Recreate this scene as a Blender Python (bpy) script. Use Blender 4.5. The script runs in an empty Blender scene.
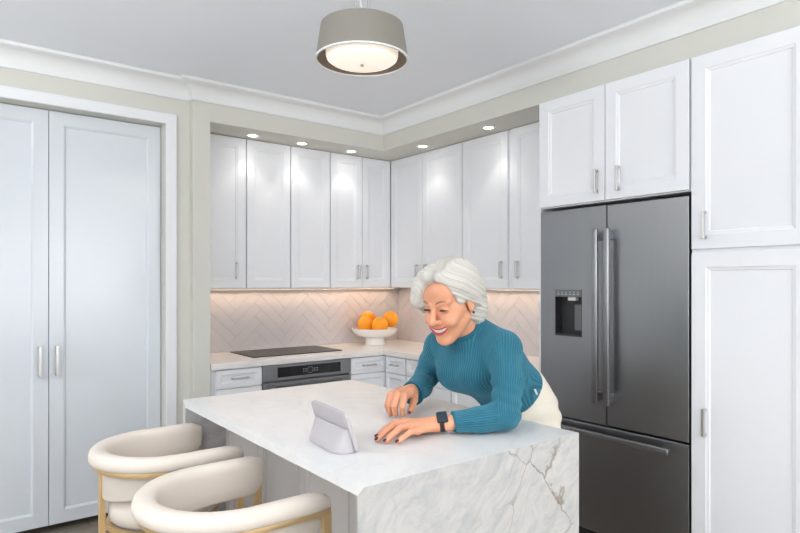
import bpy, bmesh, math, random
import numpy as np
from mathutils import Vector, Matrix
R = math.radians
PI = math.pi
scene = bpy.context.scene
COL = scene.collection

# ------------------------------------------------------------------ camera
YAW = math.atan2(458, 594.0)
CAM_Z = 1.45
cam = bpy.data.cameras.new('camera')
camo = bpy.data.objects.new('camera', cam)
COL.objects.link(camo)
camo.location = (0, 0, CAM_Z)
camo.rotation_euler = (PI / 2, 0, -YAW)
cam.sensor_fit = 'HORIZONTAL'
cam.sensor_width = 36
cam.lens = 36 * 594 / 800.0
cam.shift_y = (283 - 266.5) / 800.0
cam.clip_start = 0.05
scene.camera = camo

# ------------------------------------------------------------------ world, light, exposure
scene.view_settings.view_transform = 'Standard'
scene.view_settings.look = 'None'
scene.view_settings.gamma = 1
scene.view_settings.use_curve_mapping = False
scene.view_settings.exposure = 0.0
scene.cycles.use_denoising = True
scene.cycles.max_bounces = 8
scene.cycles.diffuse_bounces = 5
scene.cycles.caustics_reflective = False
scene.cycles.caustics_refractive = False
scene.cycles.sample_clamp_indirect = 6
world = bpy.data.worlds.new('daylight'); scene.world = world
world.use_nodes = True
wb = world.node_tree.nodes['Background']
wb.inputs[0].default_value = (0.90, 0.95, 1.0, 1)
wb.inputs[1].default_value = 2.0

def area_light(name, loc, rot, sx, sy, power, col=(1, 1, 1), parent=None, spread=PI):
    l = bpy.data.lights.new(name, 'AREA'); l.shape = 'RECTANGLE'; l.size = sx; l.size_y = sy
    l.energy = power; l.color = col; l.spread = spread
    o = bpy.data.objects.new(name, l); COL.objects.link(o)
    o.location = loc; o.rotation_euler = rot
    if parent: o.parent = parent
    return o

WIN_FRONT = [(0.55, 1.20), (1.44, 2.06), (2.14, 2.86)]      # X ranges of the windows behind the camera
WIN_LEFT = [(-2.7, -1.4), (-1.2, 0.1), (0.3, 1.6), (1.8, 3.1)]    # Y ranges of the windows in the wall far left
DAY = (0.955, 0.975, 1.0)
for x0, x1 in WIN_FRONT:
    area_light('window_daylight', ((x0 + x1) / 2, -3.52, 1.65), (R(90), 0, 0), x1 - x0 - .06, 1.7, 20, DAY)
for y0, y1 in WIN_LEFT:
    area_light('window_daylight', (-2.92, (y0 + y1) / 2, 1.60), (R(90), 0, R(-90)), y1 - y0 - .06, 1.9, 9.5, DAY)
# unseen upward fill lights without fixtures, added to brighten the ceiling
for x, y in ((-1.6, -2.2), (1.9, -2.0), (-1.9, 1.6)):
    area_light('added_fill_up', (x, y, 1.85), (PI, 0, 0), .5, .5, 132, (.97, .985, 1))
for x, y in ((-.6, -.6), (1.2, -1.2)):  # unseen downward fill lights, added to brighten the island top and floor
    area_light('added_fill_down', (x, y, 2.70), (0, 0, 0), .6, .6, 3, (1, .99, .98))

# ------------------------------------------------------------------ materials
def mat(name, col, rough=.5, metal=0.0, spec=None, coat=None, noise=0.0, nscale=8.0, bump=0.0, bscale=60.0, emit=None, estr=0, sss=0, stretch=None):
    m = bpy.data.materials.new(name); m.use_nodes = True
    nt = m.node_tree; b = nt.nodes['Principled BSDF']
    b.inputs['Base Color'].default_value = (*col, 1)
    b.inputs['Roughness'].default_value = rough
    b.inputs['Metallic'].default_value = metal
    if spec is not None: b.inputs['Specular IOR Level'].default_value = spec
    if coat: b.inputs['Coat Weight'].default_value = coat
    if emit:
        b.inputs['Emission Color'].default_value = (*emit, 1); b.inputs['Emission Strength'].default_value = estr
    if sss:
        b.inputs['Subsurface Weight'].default_value = sss
        b.inputs['Subsurface Radius'].default_value = (.02, .008, .004)
        b.inputs['Subsurface Scale'].default_value = .5
    tc = nt.nodes.new('ShaderNodeTexCoord')
    src = tc.outputs['Object']
    if stretch:
        mp = nt.nodes.new('ShaderNodeMapping'); mp.inputs['Scale'].default_value = stretch
        nt.links.new(src, mp.inputs['Vector']); src = mp.outputs['Vector']
    if noise:
        n = nt.nodes.new('ShaderNodeTexNoise'); n.inputs['Scale'].default_value = nscale; n.inputs['Detail'].default_value = 4
        nt.links.new(src, n.inputs['Vector'])
        mx = nt.nodes.new('ShaderNodeMix'); mx.data_type = 'RGBA'
        mx.inputs['A'].default_value = (*[c * (1 - noise) for c in col], 1)
        mx.inputs['B'].default_value = (*[min(1, c * (1 + noise)) for c in col], 1)
        nt.links.new(n.outputs['Fac'], mx.inputs['Factor']); nt.links.new(mx.outputs['Result'], b.inputs['Base Color'])
    if bump:
        n2 = nt.nodes.new('ShaderNodeTexNoise'); n2.inputs['Scale'].default_value = bscale
        nt.links.new(src, n2.inputs['Vector'])
        bp = nt.nodes.new('ShaderNodeBump'); bp.inputs['Strength'].default_value = bump; bp.inputs['Distance'].default_value = .002
        nt.links.new(n2.outputs['Fac'], bp.inputs['Height']); nt.links.new(bp.outputs['Normal'], b.inputs['Normal'])
    return m

def marble(name, base, vein, crack, vein_amt, crack_amt, rough, cs=3.0, vs=3.3, warp=.32):
    m = mat(name, base, rough); nt = m.node_tree; b = nt.nodes['Principled BSDF']; N = nt.nodes.new; L = nt.links.new
    tc = N('ShaderNodeTexCoord')
    mp = N('ShaderNodeMapping'); mp.inputs['Rotation'].default_value = (.4, .5, .6); mp.inputs['Scale'].default_value = (1, 1, 1)
    L(tc.outputs['Object'], mp.inputs['Vector'])
    w = N('ShaderNodeTexNoise'); w.inputs['Scale'].default_value = 2.6; w.inputs['Detail'].default_value = 6; L(mp.outputs[0], w.inputs['Vector'])
    wm = N('ShaderNodeMix'); wm.data_type = 'VECTOR'; wm.inputs['Factor'].default_value = warp
    L(mp.outputs[0], wm.inputs['A']); L(w.outputs['Color'], wm.inputs['B'])
    # soft clouds along a diagonal
    mp2 = N('ShaderNodeMapping'); mp2.inputs['Rotation'].default_value = (0, .75, .2); mp2.inputs['Scale'].default_value = (1.6, 1.6, 6.0)
    L(wm.outputs['Result'], mp2.inputs['Vector'])
    c = N('ShaderNodeTexNoise'); c.inputs['Scale'].default_value = cs; c.inputs['Detail'].default_value = 10; c.inputs['Roughness'].default_value = .74; L(mp2.outputs[0], c.inputs['Vector'])
    cr = N('ShaderNodeMapRange'); cr.inputs['From Min'].default_value = .42; cr.inputs['From Max'].default_value = .72; cr.inputs['To Max'].default_value = vein_amt
    L(c.outputs['Fac'], cr.inputs['Value'])
    m1 = N('ShaderNodeMix'); m1.data_type = 'RGBA'; m1.inputs['A'].default_value = (*base, 1); m1.inputs['B'].default_value = (*vein, 1)
    L(cr.outputs[0], m1.inputs['Factor'])
    # thin cracks
    v = N('ShaderNodeTexVoronoi'); v.feature = 'DISTANCE_TO_EDGE'; v.inputs['Scale'].default_value = vs; L(wm.outputs['Result'], v.inputs['Vector'])
    vr = N('ShaderNodeMapRange'); vr.inputs['From Min'].default_value = 0.001; vr.inputs['From Max'].default_value = .016; vr.inputs['To Min'].default_value = 1; vr.inputs['To Max'].default_value = 0
    L(v.outputs['Distance'], vr.inputs['Value'])
    k = N('ShaderNodeTexNoise'); k.inputs['Scale'].default_value = 3.1; k.inputs['Detail'].default_value = 3; L(mp.outputs[0], k.inputs['Vector'])
    kr = N('ShaderNodeMapRange'); kr.inputs['From Min'].default_value = .46; kr.inputs['From Max'].default_value = .62; kr.inputs['To Max'].default_value = crack_amt
    L(k.outputs['Fac'], kr.inputs['Value'])
    mu = N('ShaderNodeMath'); mu.operation = 'MULTIPLY'; L(vr.outputs[0], mu.inputs[0]); L(kr.outputs[0], mu.inputs[1])
    m2 = N('ShaderNodeMix'); m2.data_type = 'RGBA'; m2.inputs['B'].default_value = (*crack, 1)
    L(m1.outputs['Result'], m2.inputs['A']); L(mu.outputs[0], m2.inputs['Factor'])
    L(m2.outputs['Result'], b.inputs['Base Color'])
    return m

M = {}
M['cab'] = mat('cabinet_white', (.83, .84, .865), .55, spec=.25, noise=.01, nscale=3)
M['closet'] = mat('closet_lacquer', (.68, .715, .75), .19, spec=.5, noise=.01, nscale=2)
M['trim'] = mat('trim_white', (.80, .81, .83), .4, noise=.01)
M['crown'] = mat('crown_white', (.78, .79, .79), .5, noise=.01)
M['ceil'] = mat('ceiling_paint', (.84, .872, .92), .9, noise=.015, nscale=3, bump=.05)
M['taupe'] = mat('wall_taupe', (.635, .63, .575), .85, noise=.015, nscale=4, bump=.05)
M['room'] = mat('wall_pale', (.60, .60, .58), .85, noise=.02, nscale=3)
M['steel'] = mat('brushed_steel', (.30, .305, .32), .34, 1.0, noise=.05, nscale=3, stretch=(60, 60, .6))
M['steel_dark'] = mat('dark_steel', (.16, .16, .17), .35, 1.0, noise=.05)
M['nickel'] = mat('brushed_nickel', (.62, .61, .59), .28, 1.0, noise=.04)
M['black'] = mat('black_glass', (.012, .012, .014), .12, noise=.05)
M['gap'] = mat('grille_black', (.03, .03, .032), .7, noise=.05)  # the refrigerator toe grille's own black
M['kick'] = mat('toe_kick', (.20, .19, .18), .6, noise=.05)
M['top'] = marble('counter_quartz', (.84, .815, .79), (.70, .67, .65), (.62, .55, .48), .6, .15, .22)
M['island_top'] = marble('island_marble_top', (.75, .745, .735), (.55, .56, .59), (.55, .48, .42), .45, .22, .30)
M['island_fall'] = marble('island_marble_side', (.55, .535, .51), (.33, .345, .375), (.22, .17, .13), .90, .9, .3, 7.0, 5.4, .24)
M['greige'] = mat('island_greige', (.55, .52, .50), .45, noise=.01)
M['tile'] = mat('backsplash_tile', (.60, .58, .60), .28, noise=.05, nscale=6)
M['grout'] = mat('grout', (.52, .49, .49), .9, noise=.05)
M['cream'] = mat('cream_leather', (.70, .625, .55), .55, noise=.03, nscale=10, bump=.15, bscale=220)
M['gold'] = mat('brushed_gold', (.78, .57, .30), .42, .85, noise=.05, nscale=20)
M['bowl'] = mat('white_ceramic', (.82, .81, .80), .25, noise=.01)
M['orange'] = mat('orange_peel', (.95, .36, .012), .42, noise=.08, nscale=20, bump=.5, bscale=260)
M['stem'] = mat('orange_stem', (.12, .16, .03), .7, noise=.2)
M['plastic'] = mat('white_plastic', (.44, .41, .425), .42, noise=.01)
M['screen'] = mat('dark_screen', (.03, .035, .045), .12, noise=.05)
M['shade'] = mat('linen_shade', (.25, .233, .205), .9, noise=.10, nscale=120, bump=.3, bscale=400, stretch=(1, 1, 3))
M['shade_in'] = mat('shade_lining', (.20, .165, .14), .8, noise=.03)
M['glow'] = mat('lit_diffuser', (.9, .86, .8), .5, noise=.01, emit=(1.0, .86, .70), estr=.55)
M['lens'] = mat('lit_lens', (1, 1, 1), .5, noise=.01, emit=(1.0, .95, .88), estr=6)
M['led'] = mat('led_strip', (1, .9, .8), .5, noise=.01, emit=(1.0, .80, .60), estr=.6)
M['whitemetal'] = mat('white_metal', (.80, .80, .80), .4, noise=.01)
M['wire'] = mat('steel_wire', (.7, .7, .72), .3, 1.0, noise=.02)
M['skin'] = mat('skin', (.67, .315, .185), .45, noise=.07, nscale=14, sss=.18, bump=.08, bscale=120)
M['lip'] = mat('lips', (.55, .06, .07), .35, noise=.05)
M['teeth'] = mat('teeth', (.74, .71, .67), .3, noise=.01)
M['brow'] = mat('eyebrow', (.22, .12, .08), .8, noise=.1)
M['lash'] = mat('eyelash', (.05, .025, .02), .6, noise=.1)
M['nail'] = mat('nail_varnish', (.09, .015, .035), .2, noise=.05)
M['trouser'] = mat('cream_trousers', (.71, .66, .56), .85, noise=.05, nscale=9, bump=.3, bscale=300)
M['shoe'] = mat('white_shoes', (.75, .74, .72), .6, noise=.03)
M['watch'] = mat('watch_black', (.012, .012, .014), .35, noise=.1)
M['watchscreen'] = mat('watch_screen', (.02, .03, .045), .08, noise=.1)

def floor_mat():
    m = mat('wood_floor', (.12, .10, .08), .35); nt = m.node_tree; b = nt.nodes['Principled BSDF']; N = nt.nodes.new; L = nt.links.new
    tc = N('ShaderNodeTexCoord')
    br = N('ShaderNodeTexBrick'); br.inputs['Scale'].default_value = 1; br.inputs['Brick Width'].default_value = 1.4; br.inputs['Row Height'].default_value = .14
    br.inputs['Mortar Size'].default_value = .002; br.inputs['Color1'].default_value = (.24, .20, .16, 1); br.inputs['Color2'].default_value = (.30, .25, .205, 1); br.inputs['Mortar'].default_value = (.03, .025, .02, 1)
    L(tc.outputs['Object'], br.inputs['Vector'])
    mp = N('ShaderNodeMapping'); mp.inputs['Scale'].default_value = (1.5, 22, 1); L(tc.outputs['Object'], mp.inputs['Vector'])
    n = N('ShaderNodeTexNoise'); n.inputs['Scale'].default_value = 2; n.inputs['Detail'].default_value = 6; L(mp.outputs[0], n.inputs['Vector'])
    mx = N('ShaderNodeMix'); mx.data_type = 'RGBA'; mx.blend_type = 'MULTIPLY'; mx.inputs['Factor'].default_value = .35
    L(br.outputs['Color'], mx.inputs['A']); L(n.outputs['Color'], mx.inputs['B']); L(mx.outputs['Result'], b.inputs['Base Color'])
    return m
M['floor'] = floor_mat()

def knit_mat():
    m = mat('teal_rib_knit', (.02, .16, .24), .85); nt = m.node_tree; b = nt.nodes['Principled BSDF']; N = nt.nodes.new; L = nt.links.new
    b.inputs['Sheen Weight'].default_value = .25; b.inputs['Sheen Tint'].default_value = (.3, .8, 1, 1)
    at = N('ShaderNodeAttribute'); at.attribute_name = 'rib'
    s = N('ShaderNodeMath'); s.operation = 'SINE'; L(at.outputs['Fac'], s.inputs[0])
    mr = N('ShaderNodeMapRange'); mr.inputs['From Min'].default_value = -1; mr.inputs['From Max'].default_value = 1; L(s.outputs[0], mr.inputs['Value'])
    mx = N('ShaderNodeMix'); mx.data_type = 'RGBA'; mx.inputs['A'].default_value = (.006, .085, .132, 1); mx.inputs['B'].default_value = (.020, .155, .222, 1)
    L(mr.outputs[0], mx.inputs['Factor']); L(mx.outputs['Result'], b.inputs['Base Color'])
    bp = N('ShaderNodeBump'); bp.inputs['Strength'].default_value = .6; bp.inputs['Distance'].default_value = .003
    L(mr.outputs[0], bp.inputs['Height']); L(bp.outputs['Normal'], b.inputs['Normal'])
    return m
M['knit'] = knit_mat()

def hair_mat():
    m = mat('silver_hair', (.66, .64, .60), .42); nt = m.node_tree; b = nt.nodes['Principled BSDF']; N = nt.nodes.new; L = nt.links.new
    at = N('ShaderNodeAttribute'); at.attribute_name = 'rib'
    n = N('ShaderNodeTexNoise'); n.noise_dimensions = '1D'; n.inputs['Scale'].default_value = 95; n.inputs['Detail'].default_value = 5; n.inputs['Roughness'].default_value = .7; L(at.outputs['Fac'], n.inputs['W'])
    mr = N('ShaderNodeMapRange'); mr.inputs['From Min'].default_value = .3; mr.inputs['From Max'].default_value = .7; L(n.outputs['Fac'], mr.inputs['Value'])
    mx = N('ShaderNodeMix'); mx.data_type = 'RGBA'; mx.inputs['A'].default_value = (.45, .425, .385, 1); mx.inputs['B'].default_value = (.81, .775, .71, 1)
    L(mr.outputs[0], mx.inputs['Factor']); L(mx.outputs['Result'], b.inputs['Base Color'])
    bp = N('ShaderNodeBump'); bp.inputs['Strength'].default_value = .7; bp.inputs['Distance'].default_value = .003
    L(mr.outputs[0], bp.inputs['Height']); L(bp.outputs['Normal'], b.inputs['Normal'])
    return m
M['hair'] = hair_mat()

def glass_mat():
    m = bpy.data.materials.new('window_glass'); m.use_nodes = True; nt = m.node_tree
    nt.nodes.remove(nt.nodes['Principled BSDF']); out = nt.nodes['Material Output']
    t = nt.nodes.new('ShaderNodeBsdfTransparent'); g = nt.nodes.new('ShaderNodeBsdfGlossy'); g.inputs['Roughness'].default_value = .02
    f = nt.nodes.new('ShaderNodeFresnel'); mx = nt.nodes.new('ShaderNodeMixShader')
    nt.links.new(f.outputs[0], mx.inputs[0]); nt.links.new(t.outputs[0], mx.inputs[1]); nt.links.new(g.outputs[0], mx.inputs[2]); nt.links.new(mx.outputs[0], out.inputs[0])
    return m
M['glass'] = glass_mat()

# ------------------------------------------------------------------ mesh helpers
def tag(o, label=None, cat=None, group=None, kind=None):
    if label: o['label'] = label
    if cat: o['category'] = cat
    if group: o['group'] = group
    if kind: o['kind'] = kind
    return o

def thing(name, label, cat, loc=(0, 0, 0), rz=0, group=None):
    o = bpy.data.objects.new(name, None); COL.objects.link(o); o.empty_display_size = .1
    o.location = loc; o.rotation_euler = (0, 0, rz)
    return tag(o, label, cat, group)

def obj(name, bm, m, parent=None, smooth=None, loc=None, rot=None):
    me = bpy.data.meshes.new(name)
    bmesh.ops.recalc_face_normals(bm, faces=bm.faces)
    bm.to_mesh(me); bm.free()
    ms = m if isinstance(m, (list, tuple)) else [m]
    for q in ms: me.materials.append(q)
    o = bpy.data.objects.new(name, me); COL.objects.link(o)
    if parent: o.parent = parent
    if smooth is not None:
        for p in me.polygons: p.use_smooth = True
        if smooth < 180: me.set_sharp_from_angle(angle=R(smooth))
    if loc: o.location = loc
    if rot: o.rotation_euler = rot
    return o

def struct(name, bm, m, smooth=None): return tag(obj(name, bm, m, None, smooth), kind='structure')

def merge(bm, src):
    me = bpy.data.meshes.new('tmp'); src.to_mesh(me); src.free(); bm.from_mesh(me); bpy.data.meshes.remove(me)

def box(bm, x0, x1, y0, y1, z0, z1, bev=0, seg=2, M4=None):
    t = bmesh.new()
    bmesh.ops.create_cube(t, size=1)
    for v in t.verts:
        v.co = Vector(((x0 + x1) / 2 + v.co.x * (x1 - x0), (y0 + y1) / 2 + v.co.y * (y1 - y0), (z0 + z1) / 2 + v.co.z * (z1 - z0)))
    if bev: bmesh.ops.bevel(t, geom=t.edges[:], offset=bev, segments=seg, profile=.5, affect='EDGES')
    if M4 is not None: t.transform(M4)
    merge(bm, t); return bm

def B(*a, **k): return box(bmesh.new(), *a, **k)

def lathe(prof, n=48, bm=None, c=(0, 0, 0), closed=False):
    bm = bm or bmesh.new(); rings = []
    for r, z in prof:
        if r < 1e-6: rings.append([bm.verts.new((c[0], c[1], c[2] + z))] * n)
        else: rings.append([bm.verts.new((c[0] + r * math.cos(2 * PI * i / n), c[1] + r * math.sin(2 * PI * i / n), c[2] + z)) for i in range(n)])
    pairs = list(zip(rings, rings[1:])) + ([(rings[-1], rings[0])] if closed else [])
    for a, b in pairs:
        for i in range(n):
            j = (i + 1) % n; vs = []
            for v in (a[i], a[j], b[j], b[i]):
                if v not in vs: vs.append(v)
            if len(vs) >= 3:
                try: bm.faces.new(vs)
                except ValueError: pass
    return bm

def sweep(path, section, closed=False, bm=None, up=Vector((0, 0, 1))):
    """section points (side, up) carried along a horizontal path; capped at both ends"""
    bm = bm or bmesh.new(); n = len(path); rings = []
    for i, p in enumerate(path):
        a = path[(i - 1) % n] if (closed or i > 0) else p; b = path[(i + 1) % n] if (closed or i < n - 1) else p
        t = (Vector(b) - Vector(a)).normalized(); s = t.cross(up).normalized()
        sec = section(i / (n - 1)) if callable(section) else section
        rings.append([bm.verts.new(Vector(p) + s * u + up * w) for u, w in sec])
    m = len(rings[0]); rng = range(n if closed else n - 1)
    for i in rng:
        A, Bb = rings[i], rings[(i + 1) % n]
        for j in range(m):
            k = (j + 1) % m; bm.faces.new((A[j], A[k], Bb[k], Bb[j]))
    if not closed: bm.faces.new(rings[0]); bm.faces.new(rings[-1][::-1])
    return bm

def tube(pts, r, n=12, bm=None):
    bm = bm or bmesh.new(); rings = []; prev = None
    for i, p in enumerate(pts):
        p = Vector(p); a = Vector(pts[max(0, i - 1)]); b = Vector(pts[min(len(pts) - 1, i + 1)])
        t = (b - a).normalized()
        if prev is None: s = t.cross(Vector((0, 0, 1)) if abs(t.z) < .9 else Vector((1, 0, 0))).normalized()
        else: s = (prev - t * prev.dot(t)).normalized()
        prev = s; u = t.cross(s); rr = r[i] if isinstance(r, (list, tuple)) else r
        rings.append([bm.verts.new(p + (s * math.cos(2 * PI * k / n) + u * math.sin(2 * PI * k / n)) * rr) for k in range(n)])
    for A, Bb in zip(rings, rings[1:]):
        for j in range(n): bm.faces.new((A[j], A[(j + 1) % n], Bb[(j + 1) % n], Bb[j]))
    bm.faces.new(rings[0]); bm.faces.new(rings[-1][::-1])
    return bm

def rrect(hw, hh, r, n=6, cx=0, cy=0):
    out = []
    for (sx, sy, a0) in ((1, 1, 0), (-1, 1, 90), (-1, -1, 180), (1, -1, 270)):
        for i in range(n + 1):
            a = R(a0 + 90 * i / n); out.append((cx + sx * (hw - r) + r * math.cos(a), cy + sy * (hh - r) + r * math.sin(a)))
    return out

def panel_door(w, h, t=.02, fr=.055, dp=.010, step=.014):
    """framed door in local space: x 0..w, z 0..h, front at y=0 facing -y, back at y=t"""
    bm = bmesh.new()
    rings = [(0, t), (0, .0015), (.0015, 0), (fr, 0), (fr + .002, .003), (fr + step, .0055), (fr + step + .003, dp)]
    vs = []
    for ins, y in rings:
        vs.append([bm.verts.new(p) for p in ((ins, y, ins), (w - ins, y, ins), (w - ins, y, h - ins), (ins, y, h - ins))])
    for A, C in zip(vs, vs[1:]):
        for j in range(4): bm.faces.new((A[j], A[(j + 1) % 4], C[(j + 1) % 4], C[j]))
    bm.faces.new(vs[-1]); bm.faces.new(vs[0][::-1])
    return bm

def bar_handle(L, vertical=True, w=.012, so=.032):
    bm = bmesh.new()
    def bx(a0, a1, y0, y1, bev=.0015):
        if vertical: box(bm, -w / 2, w / 2, y0, y1, a0, a1, bev)
        else: box(bm, a0, a1, y0, y1, -w / 2, w / 2, bev)
    bx(-L / 2, L / 2, -so, -so + .010)
    bx(-L / 2, -L / 2 + .012, -so + .009, 0)
    bx(L / 2 - .012, L / 2, -so + .009, 0)
    return bm

def door(parent, x0, x1, z0, z1, hx=None, hz=None, hl=.13, m=None, fr=.055, g=.0025, y=0, vertical=True, name='door', hw=.012, so=.032):
    d = obj(name, panel_door(x1 - x0 - 2 * g, z1 - z0 - 2 * g, fr=fr), m or M['cab'], parent, loc=(x0 + g, y - .02, z0 + g))
    if hx is not None:
        obj('handle', bar_handle(hl, vertical, hw, so), M['nickel'], d, loc=(hx - x0 - g, 0, hz - z0 - g))
    return d

# ------------------------------------------------------------------ room shell
H = 2.74
struct('floor', B(-3.0, 3.41, -3.6, 4.45, -.08, 0), M['floor'])
struct('ceiling', B(-3.1, 3.51, -3.7, 4.55, H, H + .1), M['ceil'])
struct('wall_back', B(1.0, 3.51, 4.45, 4.55, 0, H), M['taupe'])
struct('wall_right', B(3.41, 3.51, -3.7, 4.45, 0, H), M['taupe'])
bm = bmesh.new()                      # closet wall with its opening
box(bm, -3.0, -.15, 3.87, 4.10, 0, H); box(bm, 1.118, 1.30, 3.87, 4.10, 0, H); box(bm, -.15, 1.118, 3.87, 4.10, 2.455, H)
box(bm, -3.0, 1.30, 4.10, 4.16, 0, H)
struct('wall_closet', bm, M['taupe'])
bm = bmesh.new()                      # pier and soffit above the cabinets
box(bm, 1.272, 1.385, 3.82, 4.45, 0, H, .002, 1); box(bm, 1.384, 3.41, 3.82, 4.45, 2.50, H); box(bm, 2.78, 3.41, -3.6, 3.821, 2.50, H)
struct('wall_soffit', bm, M['taupe'])
def wall_with_windows(name, horizontal, spans, z0, z1, c0, c1, lo, hi):
    bm = bmesh.new()
    def bb(a0, a1, z0_, z1_):
        if horizontal: box(bm, a0, a1, c0, c1, z0_, z1_)
        else: box(bm, c0, c1, a0, a1, z0_, z1_)
    prev = lo
    for a, b in spans:
        bb(prev, a, 0, H); bb(a, b, 0, z0); bb(a, b, z1, H); prev = b
    bb(prev, hi, 0, H)
    return struct(name, bm, M['room'])
wall_with_windows('wall_front', True, WIN_FRONT, .78, 2.52, -3.7, -3.6, -3.1, 3.51)
wall_with_windows('wall_left', False, WIN_LEFT, .60, 2.58, -3.1, -3.0, -3.6, 4.1)
def window(i, a, b, z0, z1, horizontal):
    bm = bmesh.new(); gl = bmesh.new(); c = -3.65 if horizontal else -3.05
    def bb(m_, a0, a1, d0, d1, z0_, z1_):
        if horizontal: box(m_, a0, a1, c + d0, c + d1, z0_, z1_)
        else: box(m_, c + d0, c + d1, a0, a1, z0_, z1_)
    w = .035
    bb(bm, a, a + w, -.04, .06, z0, z1); bb(bm, b - w, b, -.04, .06, z0, z1)
    bb(bm, a + w, b - w, -.04, .06, z0, z0 + w); bb(bm, a + w, b - w, -.04, .06, z1 - w, z1)
    o = struct('window_%d' % i, bm, M['trim'])
    bb(gl, a + w, b - w, -.004, .004, z0 + w, z1 - w)
    obj('pane', gl, M['glass'], o)
k = 1
for a, b in WIN_FRONT: window(k, a, b, .78, 2.52, True); k += 1
for a, b in WIN_LEFT: window(k, a, b, .60, 2.58, False); k += 1

# crown moulding, mitred at the corners
prof = [(0, 2.622), (.010, 2.622), (.013, 2.636)]
for i in range(9):
    a = i / 8 * PI / 2
    prof.append((.013 + (1 - math.cos(a)) * .068, 2.640 + math.sin(a) * .074))
prof += [(.090, 2.718), (.100, 2.722), (.100, 2.7395), (0, 2.7395)]
PATH = [((-3.0, 3.87), (0, -1)), ((1.272, 3.87), (-1, -1)), ((1.272, 3.82), (-1, -1)), ((2.78, 3.82), (-1, -1)), ((2.78, -3.6), (-1, 0))]
def crown(name, seq):
    bm = bmesh.new(); rings = []
    for (p, o) in seq: rings.append([bm.verts.new((p[0] + o[0] * q, p[1] + o[1] * q, z)) for q, z in prof])
    for A, C in zip(rings, rings[1:]):
        for j in range(len(prof)): k2 = (j + 1) % len(prof); bm.faces.new((A[j], A[k2], C[k2], C[j]))
    bm.faces.new(rings[0]); bm.faces.new(rings[-1][::-1])
    return struct(name, bm, M['crown'], smooth=30)
crown('trim_1', PATH[0:2]); crown('trim_2', PATH[1:4]); crown('trim_3', PATH[3:5])
bm = bmesh.new()                      # closet casing
for (ins0, ins1, d) in ((0, .062, .018), (.062, .066, .010)):
    box(bm, 1.118 + ins0, 1.118 + ins1, 3.87 - d, 3.87, 0, 2.455 + ins1, .002, 1); box(bm, -.15 - ins1, -.15 - ins0, 3.87 - d, 3.87, 0, 2.455 + ins1, .002, 1)
    box(bm, -.15 - ins0, 1.118 + ins0, 3.87 - d, 3.87, 2.455 + ins0, 2.455 + ins1, .002, 1)
struct('trim_4', bm, M['trim'])
struct('baseboard_left', B(-3.0, -.23, 3.855, 3.87, 0, .12, .003), M['trim'])
struct('baseboard_pier', B(1.186, 1.271, 3.857, 3.87, 0, .12, .003), M['trim'])
def closet_door(n, x0, x1, hx):
    d = obj('door_%d' % n, panel_door(x1 - x0, 2.405, t=.035, fr=.075, dp=.012, step=.008), M['closet'], loc=(x0, 3.965, .045))
    tag(d, kind='structure')
    obj('handle', bar_handle(.175, True, .016, .035), M['nickel'], d, loc=(hx - x0, 0, .955))
closet_door(1, -.146, .4878, .444); closet_door(2, .491, 1.114, .530)

# ------------------------------------------------------------------ backsplash
def herringbone(w, h, tl=.30, tw=.075, g=.0022):
    bm = bmesh.new(); c = math.cos(PI / 4)
    n = int(round(tl / tw)); rng = range(-40, 60)
    for i in rng:
        for j in range(-16, 24):
            for kind in (0, 1):
                # herringbone lattice: steps of (tw,tw) and (tl,-tl) in the tile frame
                ox = i * tw + j * tl; oy = i * tw - j * tl
                if kind == 0: r = (ox, ox + tl, oy, oy + tw)
                else: r = (ox + tl, ox + tl + tw, oy + tw - tl, oy + tw) if False else (ox, ox + tw, oy + tw, oy + tw + tl)
                pts = [(r[0] + g / 2, r[2] + g / 2), (r[1] - g / 2, r[2] + g / 2), (r[1] - g / 2, r[3] - g / 2), (r[0] + g / 2, r[3] - g / 2)]
                q = [((x - y) * c, (x + y) * c) for x, y in pts]
                if max(a for a, b in q) < -.01 or min(a for a, b in q) > w + .01 or max(b for a, b in q) < -.01 or min(b for a, b in q) > h + .01: continue
                vs = [bm.verts.new((a, 0, b)) for a, b in q]; bm.faces.new(vs)
    for co, no in (((0, 0, 0), (-1, 0, 0)), ((w, 0, 0), (1, 0, 0)), ((0, 0, 0), (0, 0, -1)), ((0, 0, h), (0, 0, 1))):
        bmesh.ops.bisect_plane(bm, geom=bm.verts[:] + bm.edges[:] + bm.faces[:], plane_co=co, plane_no=no, clear_outer=True)
    r = bmesh.ops.extrude_face_region(bm, geom=bm.faces[:])
    for v in [e for e in r['geom'] if isinstance(e, bmesh.types.BMVert)]: v.co.y -= .003
    return bm
t = thing('backsplash', 'pale herringbone tile backsplash on the wall behind the cooktop', 'backsplash', (1.386, 4.449, .921))
obj('grout', B(0, 2.022, -.004, 0, 0, .483), M['grout'], t); obj('tiles', herringbone(2.02, .482), M['tile'], t, loc=(0, -.004, 0))
t = thing('backsplash', 'pale herringbone tile backsplash on the right wall behind the woman', 'backsplash', (3.409, 4.44, .921), R(-90))
obj('grout', B(0, 2.15, -.004, 0, 0, .483), M['grout'], t); obj('tiles', herringbone(2.15, .482), M['tile'], t, loc=(0, -.004, 0))

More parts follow.
